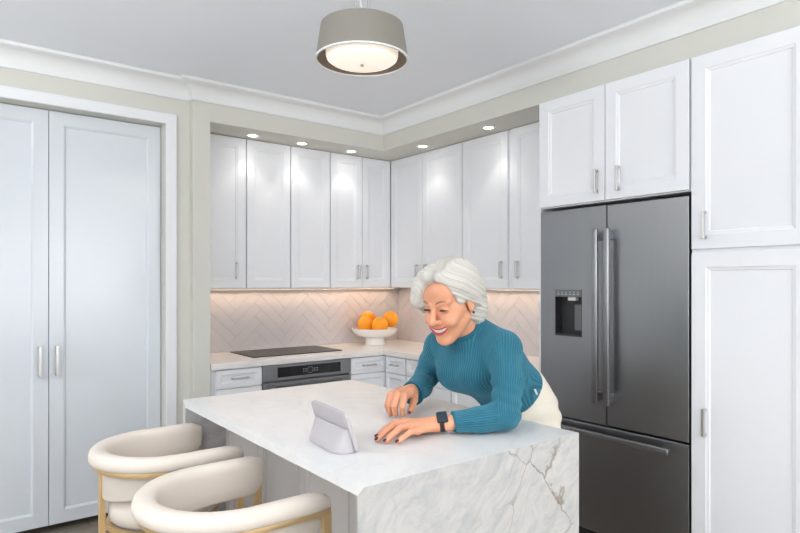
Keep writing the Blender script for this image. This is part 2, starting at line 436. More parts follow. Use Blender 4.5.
# ------------------------------------------------------------------ upper cabinets
ZU0, ZU1 = 1.411, 2.498
def upper(label, loc, rz, w, depth, doors, extra_left=0, lip=True):
    t = thing('upper_cabinet', label, 'cabinet', loc, rz, 'tall white wall cabinets over the counter')
    bd = B(0, w, 0, depth, 0, ZU1 - ZU0, .001, 1)
    obj('body', bd, M['cab'], t)
    for d in doors: door(t, d[0], d[1], 0, ZU1 - ZU0, d[2], .13, .115, fr=.058)
    return t
W3 = (3.405 - 3.08)
yb = 4.12; dpt = 4.444 - yb
def ub(x0, x1, label, doors): return upper(label, (x0, yb, ZU0), 0, x1 - x0, dpt, doors)
ub(1.389, 1.752, 'white wall cabinet nearest the taupe pier, one door with a bar handle', [(0, .361, .285)])
ub(1.754, 2.109, 'white wall cabinet without handle, left of the two over the cooktop', [(0, .353, None)])
ub(2.111, 2.458, 'white wall cabinet without handle, right of the two over the cooktop', [(0, .345, None)])
ub(2.460, 3.062, 'white double-door wall cabinet at the left side of the room corner above the orange bowl', [(0, .306, .264), (.306, .600, .350)])
xr = 3.08
def ur(y1, y0, label, doors): return upper(label, (xr, y1, ZU0), R(-90), y1 - y0, 3.405 - xr, doors)
ur(4.098, 3.214, 'white double-door wall cabinet at the right side of the room corner above the woman', [(.0, .421, .365), (.421, .882, .475)])
ur(3.212, 2.748, 'white wall cabinet with one wide door, handle at right, behind the white hair', [(0, .448, .395)])
ur(2.746, 2.266, 'white wall cabinet beside the refrigerator, handle at its left', [(.012, .478, .075)])

# ------------------------------------------------------------------ base cabinets, counter
def base_unit(label, loc, rz, w, depth, fronts, kick=.07):
    t = thing('base_cabinet', label, 'cabinet', loc, rz, 'white base cabinets under the wall counter')
    bm = bmesh.new(); box(bm, 0, w, 0, depth, .10, .878, .001, 1); obj('body', bm, M['cab'], t)
    obj('toe_kick', B(.0, w, kick, depth, 0, .10), M['kick'], t)
    for (x0, x1, z0, z1, nm, hl) in fronts:
        dd = obj(nm, panel_door(x1 - x0 - .003, z1 - z0 - .003, fr=.032 if nm == 'drawer' else .055, step=.008), M['cab'], t, loc=(x0 + .0015, -.02, z0 + .0015))
        v = nm == 'door'
        obj('handle', bar_handle(hl, v, .011, .03), M['nickel'], dd, loc=((x1 - x0) / 2 if not v else .05, 0, (z1 - z0) / 2 if not v else z1 - z0 - .12))
    return t
yc = 3.85; dc = 4.44 - yc
DR = lambda a, b, hl=.12: [(a, b, .748, .872, 'drawer', hl), (a, b, .43, .742, 'drawer', hl), (a, b, .105, .424, 'drawer', hl)]
base_unit('white drawer base cabinet between the taupe pier and the oven', (1.389, yc, 0), 0, .361, dc, DR(.037, .361))
base_unit('white drawer base cabinet between the oven and the inner corner', (2.479, yc, 0), 0, .355, dc, DR(0, .330))
base_unit('white drawer base cabinet in the right run next to the inner corner', (2.81, 3.84, 0), R(-90), .30, .585, DR(.035, .285, .09))
base_unit('white drawer base cabinet in the right run behind the teal sleeve', (2.81, 3.538, 0), R(-90), .50, .585, DR(.0, .49))
base_unit('white drawer base cabinet in the right run hidden behind the woman', (2.81, 3.036, 0), R(-90), .77, .585, DR(.0, .765))

bm = bmesh.new()
pts = [(1.388, 3.81), (2.77, 3.81), (2.77, 2.266), (3.400, 2.266), (3.400, 4.440), (1.388, 4.440)]
vs = [bm.verts.new((x, y, .880)) for x, y in pts]; f = bm.faces.new(vs)
r = bmesh.ops.extrude_face_region(bm, geom=[f]); bmesh.ops.translate(bm, vec=(0, 0, .04), verts=[e for e in r['geom'] if isinstance(e, bmesh.types.BMVert)])
bmesh.ops.bevel(bm, geom=bm.edges[:], offset=.0025, segments=2, affect='EDGES')
tag(obj('countertop', bm, M['top']), 'L-shaped pale quartz countertop along the tiled walls', 'countertop')

# cooktop
t = thing('cooktop', 'flat black glass induction cooktop set on the counter over the oven', 'cooktop', (2.11, 4.17, .9205))
M['hob'] = mat('hob_glass', (.022, .020, .019), .30, spec=.18, noise=.05)
obj('glass_surface', B(-.37, .37, -.215, .215, 0, .006, .002), M['hob'], t)
M['mark'] = mat('cooktop_marking', (.16, .16, .17), .3, noise=.05)
for (cx, cy, r_) in ((-.2, .09, .075), (-.2, -.10, .06), (.0, .02, .10), (.22, .09, .06), (.22, -.10, .075)):
    obj('heating_ring', lathe([(r_, .0062), (r_ + .002, .0066), (r_ + .004, .0062)], 48, closed=True, c=(cx, cy, 0)), M['mark'], t, 60)
M['cookpad'] = mat('touch_control_marks', (.25, .25, .26), .3, noise=.05)
bm = bmesh.new()
for i in range(7): box(bm, -.06 + i * .02, -.052 + i * .02, -.200, -.192, .0062, .0066)
obj('touch_controls', bm, M['cookpad'], t)

# oven
t = thing('wall_oven', 'stainless built-in oven under the cooktop with black control panel', 'oven', (1.751, 3.85, 0))
obj('body', B(.002, .726, .002, .55, .12, .876), M['steel_dark'], t)
cp = obj('control_panel', B(.002, .726, -.022, 0, .765, .876, .003), M['steel'], t)
obj('display', B(.115, .635, -.0235, -.0215, .785, .855, .001, 1), M['black'], cp)
bm = bmesh.new()
M['icon'] = mat('display_icons', (.30, .31, .33), .3, noise=.05, emit=(.5, .55, .6), estr=.10)
t2 = lathe([(.020, -.0005), (.022, .0), (.024, -.0005)], 32, closed=True); t2.transform(Matrix.Translation((.375, -.0237, .820)) @ Matrix.Rotation(PI / 2, 4, 'X')); merge(bm, t2)
for x in (-.055, -.035, .035, .055):
    for z in (.812, .828): box(bm, .375 + x - .005, .375 + x + .005, -.0242, -.0236, z - .002, z + .002)
obj('display_icons', bm, M['icon'], cp)
od = obj('oven_door', B(.002, .726, -.026, 0, .17, .752, .004), M['steel'], t)
obj('window', B(.09, .64, -.0275, -.0255, .25, .60, .001, 1), M['black'], od)
hb = tube([(.05, -.07, .712), (.68, -.07, .712)], .011, 16)
box(hb, .06, .085, -.07, -.025, .704, .720, .002); box(hb, .645, .67, -.07, -.025, .704, .720, .002)
obj('handle', hb, M['steel'], od, 40)
obj('toe_kick', B(.002, .726, .04, .5, 0, .118), M['kick'], t)

# ------------------------------------------------------------------ refrigerator wall
XF = 2.77
t = thing('bridge_cabinet', 'white two-door cabinet above the steel refrigerator with its side panel', 'cabinet', (XF + .01, 2.249, 0), R(-90))
bm = bmesh.new(); box(bm, 0, .879, 0, .62, 1.880, 2.499, .001, 1)
obj('body', bm, M['cab'], t)
obj('side_panel', B(-.014, -.001, -.005, .62, 0, 2.499, .001, 1), M['cab'], t)
door(t, 0, .433, 1.884, 2.499, .388, 1.990, .125, fr=.062)
door(t, .433, .879, 1.884, 2.499, .515, 1.990, .125, fr=.062)
t = thing('pantry_cabinet', 'tall white pantry cabinet right of the refrigerator with upper and lower doors', 'cabinet', (XF + .01, 1.366, 0), R(-90))
obj('body', B(0, .50, 0, .62, .09, 2.499, .001, 1), M['cab'], t)
obj('toe_kick', B(0, .50, .05, .62, 0, .09), M['kick'], t)
door(t, .003, .50, 1.604, 2.499, .070, 1.715, .125, fr=.065)
door(t, .003, .50, .092, 1.590, .070, .815, .125, fr=.065)

t = thing('refrigerator', 'stainless french-door refrigerator with bottom freezer drawer', 'refrigerator', (XF, 2.247, 0), R(-90))
W = .872
obj('body', B(.003, W - .003, .066, .60, .03, 1.862), M['steel_dark'], t)
dl = bmesh.new()                      # left door with the dispenser opening left out
X0, X1 = .002, .4335; D0, D1, DZ0, DZ1 = .103, .283, 1.153, 1.412
for a in ((X0, D0, .700, 1.860), (D1, X1, .700, 1.860), (D0, D1, .700, DZ0), (D0, D1, DZ1, 1.860)):
    box(dl, a[0], a[1], 0, .06, a[2], a[3])
bmesh.ops.remove_doubles(dl, verts=dl.verts, dist=1e-5)
ld = obj('door', dl, M['steel'], t)
tag(ld, 'steel door with water dispenser')
rd = obj('door', B(.4385, W - .002, 0, .06, .700, 1.860, .004), M['steel'], t)
fz = obj('freezer_drawer', B(.002, W - .002, 0, .06, .115, .690, .004), M['steel'], t)
def vhandle(x):
    b = bmesh.new(); box(b, x - .016, x + .016, -.062, -.040, .815, 1.735, .006, 3)
    box(b, x - .012, x + .012, -.042, 0, .830, .875, .002); box(b, x - .012, x + .012, -.042, 0, 1.675, 1.720, .002)
    return b
obj('handle', vhandle(.400), M['steel'], ld, 40); obj('handle', vhandle(.468), M['steel'], rd, 40)
hb = B(.06, .800, -.062, -.040, .633, .665, .006, seg=3)
box(hb, .075, .11, -.042, 0, .638, .660, .002); box(hb, .745, .785, -.042, 0, .638, .660, .002)
obj('handle', hb, M['steel'], fz, 40)
M['cavity'] = mat('dispenser_cavity', (.022, .022, .024), .4, noise=.1)
M['ctrl'] = mat('dispenser_control', (.17, .175, .18), .35, .6, noise=.05)
bm = bmesh.new(); box(bm, D0, D1, .055, .062, DZ0, DZ1); box(bm, D0, D0 + .004, .001, .056, DZ0, DZ1); box(bm, D1 - .004, D1, .001, .056, DZ0, DZ1); box(bm, D0, D1, .001, .056, DZ0, DZ0 + .012); box(bm, D0, D1, .001, .056, DZ1 - .004, DZ1)
dz = obj('dispenser', bm, M['cavity'], ld)
cpn = obj('control_panel', B(D0 + .001, D1 - .001, -.002, .004, 1.372, DZ1 - .001, .001, 1), M['ctrl'], dz)
obj('paddle', B(D0 + .105, D1 - .022, .035, .05, 1.185, 1.33, .004), M['ctrl'], dz)
obj('spout', B(D0 + .082, D0 + .135, .006, .04, 1.352, 1.371, .003), M['bowl'], dz)
bm = bmesh.new(); M['icon2'] = mat('dispenser_icons', (.42, .43, .44), .4, noise=.05)
for i in range(6): box(bm, D0 + .018 + i * .026, D0 + .032 + i * .026, -.0024, -.0019, 1.384, 1.390); box(bm, D0 + .021 + i * .026, D0 + .029 + i * .026, -.0024, -.0019, 1.396, 1.401)
obj('icons', bm, M['icon2'], dz)
obj('toe_grille', B(.005, W - .005, .045, .55, 0, .108), M['gap'], t)

# ------------------------------------------------------------------ ceiling lights
def downlight(x, y, label):
    t = thing('recessed_downlight', label, 'downlight', (x, y, 2.5), 0, 'small round downlights in the soffit')
    obj('trim_ring', lathe([(.032, -.0005), (.034, -.004), (.048, -.003), (.05, -.0005)], 32, closed=True), M['whitemetal'], t, 40)
    obj('lens', lathe([(0, -.0032), (.034, -.0032), (.034, -.0005), (0, -.0005)], 32), M['lens'], t, 40)
    l = bpy.data.lights.new('downlight_lamp', 'SPOT'); l.energy = 2.7; l.spot_size = R(84); l.spot_blend = .45; l.shadow_soft_size = .012; l.color = (1, .95, .88)
    o = bpy.data.objects.new('downlight_lamp', l); COL.objects.link(o); o.parent = t; o.location = (0, 0, -.02)
    l = bpy.data.lights.new('downlight_spill', 'SPOT'); l.energy = .8; l.spot_size = R(160); l.spot_blend = .9; l.shadow_soft_size = .035; l.color = (1, .97, .93)
    o = bpy.data.objects.new('downlight_spill', l); COL.objects.link(o); o.parent = t; o.location = (0, 0, -.02)
downlight(1.751, 3.985, 'small lit downlight in the soffit nearest the taupe pier')
downlight(2.142, 3.985, 'small lit downlight in the soffit, middle one over the cooktop side')
downlight(2.583, 3.985, 'small lit downlight in the soffit, the one left of the room corner')
downlight(2.92, 3.502, 'small lit downlight in the soffit, the one right of the room corner')
downlight(2.92, 2.809, 'small lit downlight in the soffit nearest the refrigerator')

t = thing('under_cabinet_light', 'slim warm light strip under the wall cabinets above the cooktop', 'light strip', (2.36, 4.385, ZU0 - .002), 0, 'warm light strips under the wall cabinets')
obj('housing', B(-.95, .95, -.012, .012, -.010, 0, .001, 1), M['whitemetal'], t); obj('diffuser', B(-.94, .94, -.008, .008, -.012, -.0101), M['led'], t)
area_light('strip_lamp', (0, 0, -.014), (R(-18), 0, 0), 1.88, .02, 3.2, (1.0, .72, .48), t)
t = thing('under_cabinet_light', 'slim warm light strip under the wall cabinets on the right wall', 'light strip', (3.345, 3.28, ZU0 - .002), R(-90), 'warm light strips under the wall cabinets')
obj('housing', B(-.85, .98, -.012, .012, -.010, 0, .001, 1), M['whitemetal'], t); obj('diffuser', B(-.84, .97, -.008, .008, -.012, -.0101), M['led'], t)
area_light('strip_lamp', (0.06, 0, -.014), (R(-18), 0, 0), 1.8, .02, 2.8, (1.0, .72, .48), t)

# pendant
t = thing('pendant_light', 'linen drum pendant lamp with lit glass diffuser hanging over the island', 'pendant lamp', (1.40, 2.077, 2.385))
sh = obj('lamp_shade', lathe([(.194, 0), (.1945, .004), (.173, .142), (.170, .142), (.1895, .004), (.190, 0)], 72, closed=True), M['shade'], t, 60)
obj('shade_band', lathe([(.1885, -.001), (.196, -.001), (.1958, .006), (.1885, .006)], 72, closed=True), M['crown'], sh, 40)
obj('lining', lathe([(.1885, .005), (.1695, .140), (.1685, .140), (.1875, .005)], 72, closed=True), M['shade_in'], sh, 60)
df = obj('diffuser', lathe([(0, -.016), (.05, -.015), (.10, -.010), (.135, -.002), (.148, .008), (.152, .022), (.152, .09), (0, .09)], 64), M['glow'], t, 40)
obj('finial', lathe([(0, -.026), (.006, -.025), (.009, -.020), (.007, -.016), (0, -.0155)], 20), M['nickel'], df, 40)
bm = bmesh.new()
for a in (0, 120, 240): tube([(.005 * math.cos(R(a)), .005 * math.sin(R(a)), .115), (.171 * math.cos(R(a)), .171 * math.sin(R(a)), .130)], .003, 8, bm)
lathe([(0, .09), (.03, .09), (.03, .12), (0, .12)], 24, bm)
obj('spider_frame', bm, M['wire'], t, 40)
bm = bmesh.new()
for a in (20, 110, 200, 290): tube([(.04 * math.cos(R(a)), .04 * math.sin(R(a)), .12), (.04 * math.cos(R(a)), .04 * math.sin(R(a)), .325)], .0014, 8, bm)
obj('suspension_wires', bm, M['wire'], t)
obj('power_cord', tube([(0, 0, .12), (.012, .004, .18), (-.008, 0, .25), (0, 0, .33)], .0025, 8), M['whitemetal'], t, 60)
obj('ceiling_canopy', lathe([(0, .352), (.065, .352), (.065, .335), (.055, .325), (0, .325)], 40), M['whitemetal'], t, 40)
l = bpy.data.lights.new('pendant_lamp', 'AREA'); l.shape = 'DISK'; l.size = .27; l.energy = 2.6; l.color = (1, .93, .85)
o = bpy.data.objects.new('pendant_lamp', l); COL.objects.link(o); o.parent = t; o.location = (0, 0, -.028)

# ------------------------------------------------------------------ island
IX0, IX1, IY0, IY1 = .868, 1.785, 1.278, 2.740
t = thing('kitchen_island', 'kitchen island with white marble waterfall top and greige panelled base', 'kitchen island', ((IX0 + IX1) / 2, (IY0 + IY1) / 2, 0))
ox, oy = (IX0 + IX1) / 2, (IY0 + IY1) / 2
hx, hy = (IX1 - IX0) / 2, (IY1 - IY0) / 2
def slab(pts):                         # profile in (y, z) extruded across the island's width
    bm = bmesh.new(); A = [bm.verts.new((-hx, y, z)) for y, z in pts]; C = [bm.verts.new((hx, y, z)) for y, z in pts]
    for i in range(len(A)): j = (i + 1) % len(A); bm.faces.new((A[i], A[j], C[j], C[i]))
    bm.faces.new(A); bm.faces.new(C[::-1]); bmesh.ops.recalc_face_normals(bm, faces=bm.faces); return bm
obj('countertop', slab([(-hy, .920), (hy, .920), (hy - .032, .888), (-hy + .032, .888)]), M['island_top'], t)
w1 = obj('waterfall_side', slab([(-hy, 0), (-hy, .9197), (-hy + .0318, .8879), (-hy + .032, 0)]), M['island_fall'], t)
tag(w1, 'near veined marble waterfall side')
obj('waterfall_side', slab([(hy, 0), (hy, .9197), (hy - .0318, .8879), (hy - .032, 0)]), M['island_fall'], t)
bx0 = 1.07 - ox
obj('base', B(bx0, hx - .03, -hy + .0325, hy - .0325, .08, .887), M['greige'], t)
obj('toe_kick', B(bx0 + .04, hx - .08, -hy + .041, hy - .041, 0, .08), M['kick'], t)
ys = [2.700, 2.340, 1.980, 1.635, 1.319]
for a, b in zip(ys, ys[1:]):
    p = panel_door(a - b - .004, .775, fr=.05, dp=.010, step=.010)
    obj('panel', p, M['greige'], t, loc=(bx0 - .02, a - oy - .002, .10), rot=(0, 0, R(-90)))

# ------------------------------------------------------------------ bar stools
def upath(r, arm, n=28):
    pts = [(arm, r, 0)]
    for i in range(n + 1):
        a = PI / 2 + PI * i / n; pts.append((r * math.cos(a), r * math.sin(a), 0))
    return pts + [(arm, -r, 0)]
def densify(p, k=6):
    o = []
    for a, b in zip(p, p[1:]):
        m_ = k if (Vector(b) - Vector(a)).length > .1 else 1
        for i in range(m_): o.append(tuple(Vector(a).lerp(Vector(b), i / m_)))
    return o + [p[-1]]
def stool(loc, rz, label):
    t = thing('bar_stool', label, 'bar stool', loc, rz, 'cream bar stools at the island')
    # padded rail: thick rounded roll that ends softly at the arms
    P = densify(upath(.235, .225))
    def sec(tt):
        e = min(tt, 1 - tt) / .035; k_ = 1 if e >= 1 else math.sqrt(max(0, 1 - (1 - e) ** 2)) * .35 + .65
        zb = .690 - .050 * math.sin(PI * tt) ** 3
        top = [(.028, .753), (.033, .759), (.034, .776), (.030, .790), (.021, .799), (.008, .8025), (-.010, .8025), (-.024, .798), (-.033, .787), (-.035, .772)]
        low = [(-.033, (.772 + zb) / 2), (-.033, zb + .010), (-.028, zb + .002), (-.020, zb), (-.012, zb + .002), (-.008, zb + .010), (-.008, .760), (-.004, .771)]
        return [(u * k_, .78 + (z - .78) * k_) for u, z in [(u, z + .02) for u, z in top] + low]
    obj('padded_rail', sweep(P, sec), M['cream'], t, 50)
    Pg = densify(upath(.248, .228))
    obj('rail_frame', sweep(Pg, rrect(.006, .011, .002, 2, 0, .763)), M['gold'], t, 40)
    for s in (1, -1): obj('leg', B(.202, .230, s * .246 - .009, s * .246 + .009, 0, .762, .002), M['gold'], t)
    obj('leg', B(-.236, -.214, -.011, .011, 0, .772, .002), M['gold'], t)
    # seat
    n = 48; prof_ = [(0, .650), (.12, .650), (.165, .645), (.190, .632), (.201, .610), (.203, .58), (.197, .553), (.185, .543), (0, .543)]
    sb = lathe(prof_, n)
    for v in sb.verts:
        if v.co.x > 0: v.co.x *= 1.0 + .05
    obj('seat', sb, M['cream'], t, 60)
    obj('seat_frame', lathe([(.193, .520), (.207, .520), (.207, .541), (.193, .541)], 48, closed=True), M['gold'], t, 40)
    for s in (1, -1):
        obj('seat_bracket', B(.195, .220, .195 if s > 0 else -.240, .240 if s > 0 else -.195, .522, .538, .001, 1), M['gold'], t)
    obj('seat_bracket', B(-.216, -.190, -.014, .014, .522, .538, .001, 1), M['gold'], t)
    for s in (1, -1):
        a0 = Vector((-.214, 0)); a1 = Vector((.204, s * .236)); d_ = (a1 - a0); Lr = d_.length
        obj('foot_rest', B(0, Lr, -.008, .008, .20, .216, .001, 1), M['gold'], t, loc=(a0.x, a0.y, 0), rot=(0, 0, math.atan2(d_.y, d_.x)))
    return t
stool((.70, 2.447, 0), 0, 'cream padded bar stool with gold frame, farther one near the closet doors')
stool((.70, 1.797, 0), 0, 'cream padded bar stool with gold frame, nearer one beside the waterfall side')

# ------------------------------------------------------------------ smart display on the island
a = Vector((1.005, 1.812)); b = Vector((.980, 1.553)); ax = (a - b); ang = math.atan2(ax.y, ax.x)
t = thing('smart_display', 'white tabletop smart display seen from behind on the marble island', 'smart display', (1.029, 1.670, .921), ang - PI / 2 + PI)
# local: x = towards its back (camera-left), y along its width
w = .262; hh = .132
Rt = Matrix.Translation((-.006, 0, .002)) @ Matrix.Rotation(R(18), 4, 'Y')
pn = bmesh.new()
sec_ = rrect(w / 2, hh / 2, .016, 6, 0, hh / 2)
A = [pn.verts.new((-.006, y, z)) for y, z in sec_]; C = [pn.verts.new((.006, y, z)) for y, z in sec_]
for i in range(len(A)): j = (i + 1) % len(A); pn.faces.new((A[i], A[j], C[j], C[i]))
pn.faces.new(A); pn.faces.new(C[::-1])
bmesh.ops.bevel(pn, geom=[e for e in pn.edges if abs(e.verts[0].co.x - e.verts[1].co.x) < 1e-6], offset=.0025, segments=2, affect='EDGES')
pn.transform(Rt)
obj('panel', pn, M['plastic'], t, 40)
sc = B(-.0068, -.0058, -w / 2 + .012, w / 2 - .012, .012, hh - .012); sc.transform(Rt)
obj('screen', sc, M['screen'], t)
st = bmesh.new(); ns = 22; cols = []
for i in range(ns + 1):
    u = i / ns; yy = (u - .5) * (w - .02); e = (1 - abs(2 * u - 1) ** 6) ** .5
    d = .020 + .044 * e; zt = .074
    xt = math.sin(R(18)) * zt
    cols.append([st.verts.new(p) for p in ((0.002, yy, 0), (d * .97, yy, 0), (d, yy, .006), (.8 * d + .2 * xt, yy, .030), (xt + .006 + .002 * e, yy, zt), (xt, yy, zt))])
for A, C in zip(cols, cols[1:]):
    for j in range(6): st.faces.new((A[j], A[(j + 1) % 6], C[(j + 1) % 6], C[j]))
st.faces.new(cols[0]); st.faces.new(cols[-1][::-1])
obj('stand', st, M['plastic'], t, 50)

# ------------------------------------------------------------------ fruit bowl
BX, BY = 2.950, 4.180
t = thing('fruit_bowl', 'white ceramic footed fruit bowl of oranges in the counter corner', 'bowl', (BX, BY, .9205))
obj('basin', lathe([(0, .062), (.10, .064), (.150, .080), (.186, .112), (.196, .140), (.191, .142), (.178, .118), (.145, .092), (.10, .078), (0, .075)], 64), M['bowl'], t, 40)
obj('foot', lathe([(0, 0), (.088, 0), (.090, .004), (.082, .03), (.080, .0625), (0, .0625)], 48), M['bowl'], t, 40)
def orange(x, y, z, r_, label, rz):
    bm = bmesh.new(); bmesh.ops.create_icosphere(bm, subdivisions=4, radius=r_)
    for v in bm.verts:
        d = v.co.normalized(); s = 1 - .05 * max(0, d.z) ** 20 - .02 * abs(d.z) ** 2
        v.co = v.co * s
    o = obj('orange', bm, M['orange'], None, 180, loc=(x, y, z), rot=(rz * .4, .3, rz)); tag(o, label, 'fruit', 'oranges in the white bowl')
    obj('stem', lathe([(0, r_ * .955), (.006, r_ * .945), (.008, r_ * .93), (0, r_ * .92)], 10), M['stem'], o, 60)
for x, y, z, lb, rz in ((2.898, 4.246, 1.092, 'orange at the left front of the white bowl', .3), (2.936, 4.088, 1.092, 'orange at the middle front of the white bowl', 1.2),
                    (3.079, 4.128, 1.137, 'orange at the right of the bowl, topmost and highest', 2.0), (2.995, 4.345, 1.130, 'orange at the back of the bowl, mostly hidden by the others', .8)):
    orange(x, y, z, .0700, lb, rz)

# ------------------------------------------------------------------ the woman: signed distance shapes meshed as smooth surfaces
def v3(*a): return np.array(a, float)
def sd_cone(P, a, b, ra, rb):
    a = v3(*a); b = v3(*b); ba = b - a; L2 = ba @ ba; t = np.clip(((P - a) @ ba) / L2, 0, 1)
    return np.linalg.norm(P - a - t[..., None] * ba, axis=-1) - (ra + (rb - ra) * t)
def sd_ell(P, c, r, Rm=None):
    q = P - v3(*c)
    if Rm is not None: q = q @ Rm
    r = v3(*r); k0 = np.linalg.norm(q / r, axis=-1); k1 = np.linalg.norm(q / r ** 2, axis=-1)
    return k0 * (k0 - 1) / np.maximum(k1, 1e-9)
def smin(a, b, k):
    h = np.clip(.5 + .5 * (b - a) / k, 0, 1); return b * (1 - h) + a * h - k * h * (1 - h)
def smax(a, b, k): return -smin(-a, -b, k)
def surface(fn, lo, hi, h):
    """naive surface nets"""
    lo = v3(*lo); hi = v3(*hi); n = np.ceil((hi - lo) / h).astype(int) + 1
    X, Y, Z = [lo[i] + h * np.arange(n[i]) for i in range(3)]
    D = np.empty(n, np.float32)
    for i0 in range(0, n[0], 8):
        g = np.stack(np.meshgrid(X[i0:i0 + 8], Y, Z, indexing='ij'), -1); D[i0:i0 + 8] = fn(g)
    D[0] = D[-1] = 1; D[:, 0] = D[:, -1] = 1; D[:, :, 0] = D[:, :, -1] = 1
    S = D < 0; c = n - 1
    acc = np.zeros((*c, 3)); cnt = np.zeros(c)
    cs = [(i, j, k) for i in (0, 1) for j in (0, 1) for k in (0, 1)]
    def sl(o, A): return A[o[0]:o[0] + c[0], o[1]:o[1] + c[1], o[2]:o[2] + c[2]]
    for p in cs:
        for ax_ in range(3):
            if p[ax_]: continue
            q = list(p); q[ax_] = 1
            d0, d1 = sl(p, D), sl(q, D); m_ = (d0 < 0) != (d1 < 0)
            t_ = np.where(m_, d0 / np.where(m_, d0 - d1, 1), 0)
            for a_ in range(3): acc[..., a_] += np.where(m_, p[a_] + (t_ if a_ == ax_ else 0), 0)
            cnt += m_
    act = cnt > 0; idx = -np.ones(c, int); idx[act] = np.arange(act.sum())
    V = lo + (np.argwhere(act) + acc[act] / cnt[act][:, None]) * h
    F = []
    for ax_ in range(3):
        u, w = [(1, 2), (2, 0), (0, 1)][ax_]
        s0 = [slice(1, c[i]) for i in range(3)]; s0[ax_] = slice(0, c[ax_])
        s1 = list(s0); s1[ax_] = slice(1, c[ax_] + 1)
        a_ = S[tuple(s0)]; b_ = S[tuple(s1)]; pos = np.argwhere(a_ != b_); off = np.array([s.start for s in s0]); pos = pos + off
        inside = S[pos[:, 0], pos[:, 1], pos[:, 2]]
        def at(du, dw):
            q = pos.copy(); q[:, u] -= du; q[:, w] -= dw; return idx[q[:, 0], q[:, 1], q[:, 2]]
        quad = np.stack([at(1, 1), at(0, 1), at(0, 0), at(1, 0)], 1)
        quad[~inside] = quad[~inside][:, ::-1]
        F.append(quad)
    return V, np.concatenate(F)
def mesh_obj(name, parts, m, parent, attr=None, mi=None, smooth_it=1):
    Vs, Fs, o_ = [], [], 0
    for V, F in parts: Vs.append(V); Fs.append(F + o_); o_ += len(V)
    V = np.concatenate(Vs); F = np.concatenate(Fs)
    e = np.concatenate([F[:, [0, 1]], F[:, [1, 2]], F[:, [2, 3]], F[:, [3, 0]]])
    for _ in range(smooth_it):
        s_ = np.zeros_like(V); k_ = np.zeros(len(V))
        for a_, b_ in ((0, 1), (1, 0)):
            np.add.at(s_, e[:, a_], V[e[:, b_]]); np.add.at(k_, e[:, a_], 1)
        V = V * .5 + .5 * s_ / k_[:, None]
    me = bpy.data.meshes.new(name)
    org = v3(*parent_origin)
    me.from_pydata((V - org).tolist(), [], F.tolist())
    for q in (m if isinstance(m, list) else [m]): me.materials.append(q)
    if attr is not None:
        at_ = me.attributes.new('rib', 'FLOAT', 'POINT'); at_.data.foreach_set('value', attr(V).astype(np.float32))
    if mi is not None:
        cen = V[F].mean(1); me.polygons.foreach_set('material_index', mi(cen).astype(np.int32))
    me.polygons.foreach_set('use_smooth', [True] * len(F)); me.update()
    o = bpy.data.objects.new(name, me); COL.objects.link(o); o.parent = parent
    return o

parent_origin = (2.02, 1.72, 0)
woman = thing('person', 'smiling silver-haired woman in teal ribbed sweater leaning forearms on the marble island', 'person', parent_origin)

# --- skeleton (world metres)
PEL = (2.00, 1.725, .90); WAI = (1.925, 1.73, 1.03); CHE = (1.80, 1.745, 1.115); UCH = (1.735, 1.755, 1.17); NEC = (1.665, 1.742, 1.235)
SHN = (1.735, 1.590, 1.190); ELN = (1.580, 1.439, .982); WRN = (1.398, 1.540, .962)
SHF = (1.700, 1.915, 1.175); ELF = (1.725, 2.040, 1.035); WRF = (1.535, 1.905, 1.012)

